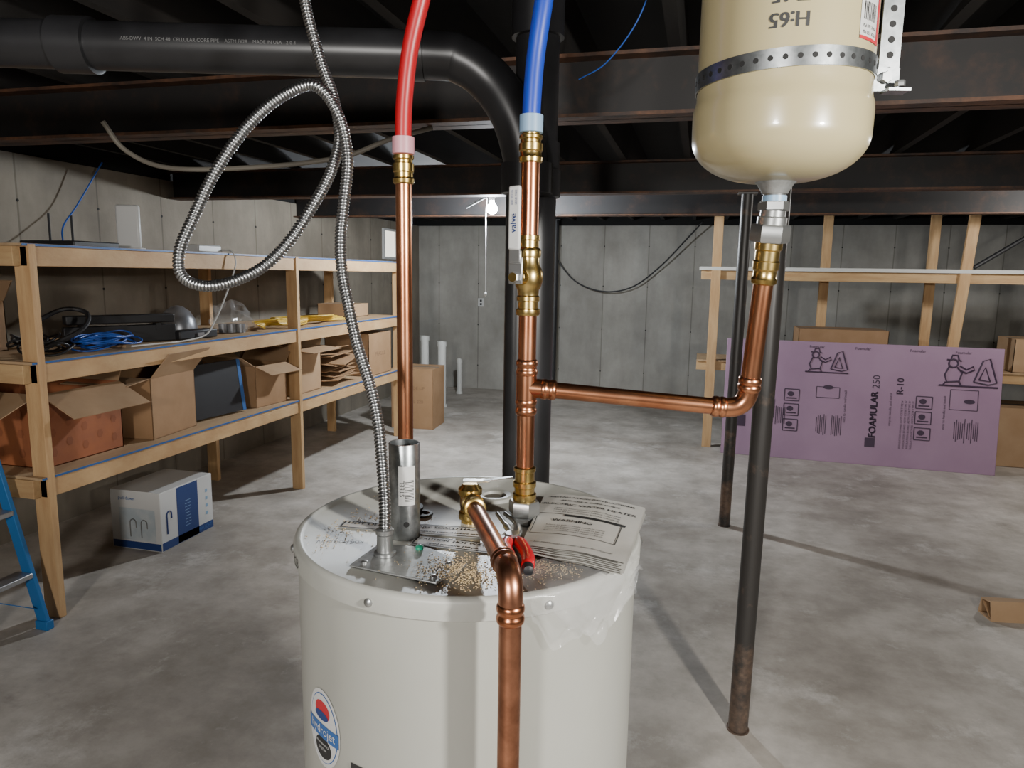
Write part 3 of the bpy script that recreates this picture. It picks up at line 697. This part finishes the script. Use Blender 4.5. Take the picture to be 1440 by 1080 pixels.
zt=1.804
e=empty('wifi_router',(-3.2,3.48,zt))
mk('body',[obox((-3.2,3.48,zt+.128),(.13,.25,.035),(.93,.36,0),Z)],'white',e,bevel=.012)
mk('stand',[obox((-3.2,3.48,zt+.006),(.15,.010,.08),(.93,.36,0),Z)],'white',e,bevel=.003)
e=empty('power_adapter',(-3.05,3.9,zt)); mk('body',[box(-3.12,-2.99,3.80,4.02,zt,zt+.045)],'white',e,bevel=.008)
mk('prongs',[box(-3.1,-3.08,3.79,3.80,zt+.01,zt+.03)],'steel',e)
e=empty('black_modem',(-3.3,3.1,zt)); mk('body',[box(-3.45,-3.1,3.0,3.3,zt,zt+.03)],'blackrub',e,bevel=.006); mk('antennas',[tube([(-3.3,3.05+.14*k,zt+.02),(-3.3,3.05+.14*k,zt+.17)],.006,8) for k in range(2)],'blackrub',e)
e=empty('white_charging_cable',(-2.95,4,1.7))
mk('cable',tube(cr([(-3.03,4.04,zt+.015),(-2.94,4.05,zt+.012),(-2.912,4.05,1.74),(-2.92,4.0,1.62),(-2.925,3.93,1.50),(-2.93,3.86,1.40),(-2.95,3.78,1.30),(-2.98,3.62,1.272),(-3.0,3.4,1.272),(-3.02,3.25,1.272)],8),.005,8),'white',e)
zm=1.2645
e=empty('power_strip',(-3.28,3.5,zm))
pc=V((-3.27,3.45,zm+.14)); ua=V((.50,.86,0)).normalized()
mk('housing',obox(pc,(.58,.05,.075),ua,Z),'blackrub',e,bevel=.006)
na=ua.cross(V(Z)); na=-na if na.y>0 else na
mk('text',[ontoplane(([V((-p.x+q_,-p.y,0)) for p in g_[0]],g_[1]),pc+na*.0325,ua,V(Z),off=.001) for q_ in (0,.003,.005) for g_ in [textmesh('POWERED RACK',.060)]],'redink',e)
mk('strip_base',obox(pc-V((0,0,.088)),(.60,.10,.05),ua,Z),'blackrub',e,bevel=.004)
mk('strip_posts',[obox(pc+ua*s_-V((0,0,.05)),(.03,.04,.06),ua,Z) for s_ in (-.2,.2)],'blackrub',e)
e=empty('helmet_lamp_shade',(-3.35,4.0,zm))
mk('shade',prof((-3.42,4.10,zm),Z,[(0,.12),(.03,.125),(.10,.11),(.15,.08),(.18,.04),(.19,.01)],28),'silverdrop',e)
e=empty('clear_parts_bag',(-3.1,4.2,zm))
def blob(c,s,seed,amp=.25,n=16):
    vs=[];fs=[]
    for j in range(n+1):
        for i in range(2*n):
            th=PI*j/n; ph_=PI*i/n; d=V((math.sin(th)*math.cos(ph_),math.sin(th)*math.sin(ph_),math.cos(th)))
            r=1+amp*mn.noise(d*2.5+V((seed,seed,0)))
            vs.append(V((c[0]+s[0]*d.x*r,c[1]+s[1]*d.y*r,max(c[2]+s[2]*d.z*r,c[2]-s[2]*.8))))
    for j in range(n):
        for i in range(2*n): fs.append([j*2*n+i,j*2*n+(i+1)%(2*n),(j+1)*2*n+(i+1)%(2*n),(j+1)*2*n+i])
    return vs,fs
mk('film',blob((-3.16,4.32,zm+.09),(.13,.12,.11),2,.5),'film',e); mk('parts',[prof((-3.20+.05*k,4.28+.03*k,zm+.002),(0,0,1),[(0,.03),(.06,.03)],16) for k in range(3)],'silverdrop',e)
e=empty('ethernet_cable_coil',(-3.1,3.15,zm))
G=[]
for k in range(11):
    cx_,cy_=-3.10+random.uniform(-.03,.03),3.15+random.uniform(-.05,.05); rr=random.uniform(.07,.11)
    G.append(tube([(cx_+rr*math.cos(a)*1.0,cy_+rr*1.5*math.sin(a),zm+.008+.006*k+.012*math.sin(a*2+k)+.008) for a in [2*PI*i/30 for i in range(31)]],.0045,8))
mk('loops',G,'bluecable',e)
e=empty('tangled_black_cords',(-3.1,2.8,zm))
G=[]
for k in range(7):
    cx_,cy_=-3.12+random.uniform(-.06,.06),2.78+random.uniform(-.05,.05); rr=random.uniform(.06,.1)
    G.append(tube([(cx_+rr*math.cos(a),cy_+rr*math.sin(a),zm+.02+.01*k+.02*math.sin(a*2+k)+.008) for a in [2*PI*i/30 for i in range(31)]],.006,8))
G.append(tube(cr([(-3.1,2.7,zm+.02),(-3.0,2.9,zm+.12),(-3.05,3.0,zm+.2),(-3.15,2.95,zm+.22),(-3.2,2.8,zm+.15)],8),.012,8))
mk('loops',G,'blackrub',e)
e=empty('yellow_extension_cord',(-3.2,4.6,zm))
G=[]
for k in range(6):
    G.append(tube(cr([(-3.02-.02*k,4.50,zm+.02+.008*k),(-3.12+.02*k,4.68,zm+.03+.01*k),(-3.02-.05*k,5.0,zm+.02+.008*k),(-3.14+.03*k,5.35,zm+.02+.01*k),(-3.03-.03*k,5.8,zm+.015+.006*k)],8),.007,8))
mk('cord',G,'yellow',e)
e=empty('black_tool_case',(-3.05,3.75,zm)); mk('case',[obox((-3.09,3.84,zm+.03),(.30,.055,.10),(.15,.99,0),Z)],'blackrub',e,bevel=.008); mk('latch',[obox((-3.035,3.84,zm+.03),(.05,.02,.006),(.15,.99,0),Z)],'steel',e)

# ---------------------------------------------------------------- stepladder
e=empty('stepladder',(-3.2,2.3,0))
L=[]
fA=[(-2.925,2.50),(-2.925,2.06)]
top=V((-3.33,0,1.75))
for (x,y) in fA: L.append(stick((x,y,.03),(top.x,y+(.05 if y<2.3 else -.05),1.75),.055,.022,(1,0,0)))
for (x,y) in [(-3.72,2.50),(-3.72,2.06)]: L.append(stick((x,y,.03),(top.x-.05,y+(.05 if y<2.3 else -.05),1.75),.045,.022,(1,0,0)))
mk('rails',L,'ladder',e,bevel=.003)
St=[]
for k in range(5):
    z=.27+.30*k; t=z/1.75; x=-2.925+(top.x+2.925)*t; St.append(box(x-.05,x+.04,2.07+.05*t,2.49-.05*t,z-.012,z+.012))
mk('treads',St,'alu',e,bevel=.003)
mk('rear_braces',[box(-3.72+.34*t_-.01,-3.72+.34*t_+.015,2.07,2.49,1.75*t_-.01,1.75*t_+.01) for t_ in (.2,.5,.8)]+[stick((-2.95,2.49,.10),(-2.96,2.25,.25),.02,.004,(1,0,0))],'ladder',e)
mk('top_cap',[box(-3.48,-3.27,2.08,2.48,1.75,1.78)],'ladder',e,bevel=.005)
mk('feet',[box(x-.035,x+.035,y-.02,y+.02,0,.045) for x in (-2.925,-3.72) for y in (2.06,2.50)],'ladder',e,bevel=.004)

# ---------------------------------------------------------------- foam board
e=empty('foam_insulation_board',(1.4,7.1,0))
o=V((.275,7.085,.0)); u=V((2.335,-.10,0)).normalized(); W=2.335; vv=V((0.02,.125,1.115)); H=vv.length; v=(vv-u*vv.dot(u)).normalized(); n=u.cross(v)
if n.y>0: n=-n
mk('board',[obox(o+u*W/2+v*H/2-n*.026,(W,H,.05),u,v,-n if u.cross(v).dot(n)<0 else n)],'foam',e,bevel=.004)
def fb(g,uu_,vv_,rot=0):
    out=[]
    for p in g[0]:
        x,y=rot2(p.x,p.y,rot); out.append(o+u*(uu_+x)+v*(vv_+y)+n*.0015)
    return out,g[1]
def fx(px): return (px-1016)/386*2.335
def fy(py): return (667-py)/184*H
G=[]
h=PI/2
for off in (0,.003,-.003,.006): G.append(fb(shift(textmesh('FOAMULAR',.082),off,off*.5),fx(1236),fy(590),h))
G.append(fb(textmesh('250',.085),fx(1237),fy(540),h)); G.append(fb(textmesh('R-10',.08),fx(1270),fy(545),h)); G.append(fb(shift(textmesh('R-10',.08),.003,0),fx(1270),fy(545),h))
G.append(fb(gridpatch(.085,.085),fx(1233),fy(632)))
G.append(fb(gridpatch(.085,.11),fx(1044),fy(612)))
for k in range(4): G.append(fb(textmesh('INSULATION BOARD ASTM C578 TYPE IV',.024),fx(1274+5*k),fy(602),h))
for bx in (1118,1303):
    for by in (567,590,614):
        G+= [fb(r_,fx(bx),fy(by)) for r_ in rectline(.13,.11,.008)]
        G.append(fb(ellipsepatch(.06,.05,2,10),fx(bx)-.01,fy(by)+.01)); G.append(fb(gridpatch(.09,.012,1,1),fx(bx),fy(by)-.03))
for cx0,cy0 in ((1080,590),(1096,600),(1156,610),(1178,610),(1345,605),(1362,605)):
    for k in range(6): G.append(fb(gridpatch(.006,.22*random.uniform(.6,1)),fx(cx0)+.016*k,fy(cy0)))
for cx0 in (1195,1258,1330): G.append(fb(textmesh('easy to handle and install',.030),fx(cx0),fy(580),h))
def cartoon(cx_,cy_,s):
    q=[]
    def pl_(pts,t=.007): q.append(tube([o+u*(cx_+x*s)+v*(cy_+y*s)+n*.001 for x,y in pts],t*s*1.0,6))
    pl_([(-.10+.035*math.cos(a),.10+.035*math.sin(a)) for a in [i*PI/6 for i in range(13)]])
    pl_([(-.15,.13),(-.12,.13),(-.11,.17),(-.07,.17),(-.06,.13),(-.04,.12)])
    pl_([(-.13,.07),(-.16,.0),(-.14,-.06),(-.05,-.05),(-.03,.02),(-.07,.07)])
    pl_([(-.06,.05),(.0,.02),(.06,.05),(.05,.08),(.0,.05),(-.05,.08)])
    pl_([(.06,-.05),(.12,.13),(.17,.15),(.23,-.05),(.17,-.07),(.06,-.05)]); pl_([(.10,-.03),(.14,.08),(.18,-.04),(.10,-.03)])
    pl_([(-.2,-.09),(.24,-.09)]); pl_([(-.15,-.06),(-.17,-.09)]); pl_([(-.05,-.05),(-.03,-.09)])
    return q
Q=cartoon(fx(1163),fy(517),.85)+cartoon(fx(1355),fy(524),1.05)
mk('printing',G,'foamink',e); mk('cartoon_print',Q,'foamink',e)
mk('hand_graphic',[fb(ellipsepatch(.09,.04,2,14),fx(1170),fy(552)),fb(ellipsepatch(.09,.04,2,14),fx(1362),fy(562))],'foamink',e)
G=[]
for bx,w_,h_ in ((1325,.22,.18),(1140,.2,.1)):
    for r_ in rectline(w_,h_,.006): G.append(fb(r_,fx(bx)+.18,fy(560)))
for px in (1065,1150,1215,1290,1350): G.append(fb(textmesh('Foamular',.035),fx(px),fy(491)))
mk('panel_outline_print',G,'foamink',e)
cbox('cardboard_box',(1.35,7.62,.884),(.80,.42,.33),0,'card',None,False)
cbox('cardboard_box',(3.0,7.55,.884),(.45,.40,.30),0,'card2',None,False)
cbox('cardboard_box',(2.9,7.62,0),(.7,.5,.55),0,'card2',None,False)
e=empty('folded_cardboard_channel',(1.8,3.95,0))
tri=[(-.055,0),(.065,0),(.05,.085),(-.03,.10)]
vs=[];a0=V((1.50,3.93,0.001)); dr=V((.99,.18,0)).normalized(); dn=V((-.18,.99,0)).normalized()
for L_ in (0,1.1):
    for (y_,z_) in tri: vs.append(a0+dr*L_+dn*y_+V((0,0,z_)))
    for (y_,z_) in tri: vs.append(a0+dr*L_+dn*(y_*.88)+V((0,0,.006+z_*.86)))
fs=[]
for k in range(4):
    k2=(k+1)%4; fs.append([k,k2,8+k2,8+k]); fs.append([4+k,12+k,12+k2,4+k2]); fs.append([k,4+k,4+k2,k2]); fs.append([8+k,8+k2,12+k2,12+k])
mk('channel',(vs,fs),'card2',e)
mk('inner_fold',[obox(a0+dr*.5+V((0,0,.045)),(1.0,.09,.004),dr,(dn+V((0,0,.8))).normalized())],'card',e)
def pvc(x,y,r,h_,bend=False):
    e=empty('pvc_standpipe',(x,y,0))
    mk('pipe',prof((x,y,0),Z,[(0,r),(h_-.06,r),(h_-.06,r*1.15),(h_,r*1.15),(h_,r*.95),(h_-.05,r*.9),(h_-.05,0)],24),'pvc',e)
    mk('collar',prof((x,y,.001),Z,[(0,r*1.3),(.03,r*1.3),(.03,r)],24),'pvc',e)
pvc(-3.37,8.48,.052,.90); pvc(-3.13,8.46,.052,.84); pvc(-3.25,9.5,.035,.5)
e=empty('hanging_wire',(-1,9.9,1.8))
mk('wire',tube(cr([(-2.1,9.8,2.2),(-1.98,9.9,1.95),(-1.7,9.9,1.62),(-1.3,9.9,1.48),(-.9,9.9,1.55),(-.53,9.9,1.84),(-.2,9.8,2.2),(-.02,9.7,2.4)],8),.010,8),'blackrub',e)
e=empty('hanging_wire',(-3.9,3.6,2))
mk('wire',tube(cr([(-3.95,4.1,2.4),(-3.98,3.9,2.1),(-3.95,3.75,1.95),(-3.85,3.65,1.82)],8),.005,8),'bluecable',e)
bx,by,bz=-1.77,6.02,2.29
e=empty('ceiling_light_bulb',(bx,by,bz))
mk('bulb',prof((bx,by,bz-.085),Z,[(0,.004),(.006,.022),(.022,.040),(.045,.046),(.07,.038),(.095,.02),(.115,.014)],24),'bulb',e)
mk('socket',prof((bx,by,bz+.03),Z,[(0,.022),(.03,.024),(.05,.05),(.06,.055),(.16,.055)],24),'white',e)
mk('pull_chain',tube([(bx-.04,by-.02,bz+.05),(bx-.05,by-.02,bz-.1),(bx-.045,by-.02,bz-.75)],.004,6),'white',e)
mk('chain_knob',prof((bx-.045,by-.02,bz-.79),Z,[(0,.004),(.01,.010),(.03,.010),(.04,.004)],10),'white',e)
mk('bracket',[obox((bx-.14,by,bz+.02),(.2,.02,.02),(1,0,.5),Z)],'steel',e)
e=empty('wall_outlet',(-3.1,10.04,1.28))
mk('cover_plate',[box(-3.15,-3.06,10.035,10.05,1.22,1.34)],'label',e,bevel=.003); mk('sockets',[box(-3.12,-3.09,10.032,10.036,1.24+.05*k,1.27+.05*k) for k in range(2)],'ink',e)

# ---------------------------------------------------------------- lights
def area(name,loc,tgt,size,power,col):
    l=bpy.data.lights.new(name,'AREA'); l.shape='DISK'; l.size=size; l.energy=power; l.color=col
    o=bpy.data.objects.new(name,l); o.location=loc; o.rotation_euler=(V(tgt)-V(loc)).to_track_quat('-Z','Y').to_euler(); bpy.context.collection.objects.link(o); return o
area('work_light',(1.30,-.05,1.95),(-.6,2.2,.5),.14,78,(1,.97,.91))
area('rear_fill_light',(-.5,-2.4,2.1),(-1.1,1.6,.2),.4,120,(1,.965,.92))  # added soft fill from behind the camera, not a lamp of the basement
def pt(name,loc,power,r,col):
    l=bpy.data.lights.new(name,'POINT'); l.energy=power; l.shadow_soft_size=r; l.color=col
    o=bpy.data.objects.new(name,l); o.location=loc; bpy.context.collection.objects.link(o)
pt('bulb_light',(bx,by,bz-.14),250,.05,(.86,.93,1))
pt('right_fill_light',(2.9,5.9,2.3),75,.05,(1,.97,.93))  # extra fill added on the right side
w=bpy.data.worlds.new('World'); bpy.context.scene.world=w; w.use_nodes=True
w.node_tree.nodes['Background'].inputs[0].default_value=(.05,.055,.06,1); w.node_tree.nodes['Background'].inputs[1].default_value=.3

# ---------------------------------------------------------------- camera
yaw=rad(14.6); p=rad(8.8); r=rad(.9)
F=V((-math.sin(yaw)*math.cos(p),math.cos(yaw)*math.cos(p),-math.sin(p)))
Rr=V((math.cos(yaw),math.sin(yaw),0)); Uu=Rr.cross(F)
Rt=Rr*math.cos(r)+Uu*math.sin(r); Ut=Rt.cross(F)
cd=bpy.data.cameras.new('Camera'); cd.sensor_width=36; cd.lens=25.0; cd.clip_start=.05
co=bpy.data.objects.new('Camera',cd); bpy.context.collection.objects.link(co)
co.matrix_world=Matrix(((Rt.x,Ut.x,-F.x,0),(Rt.y,Ut.y,-F.y,0),(Rt.z,Ut.z,-F.z,1.7),(0,0,0,1)))
bpy.context.scene.camera=co
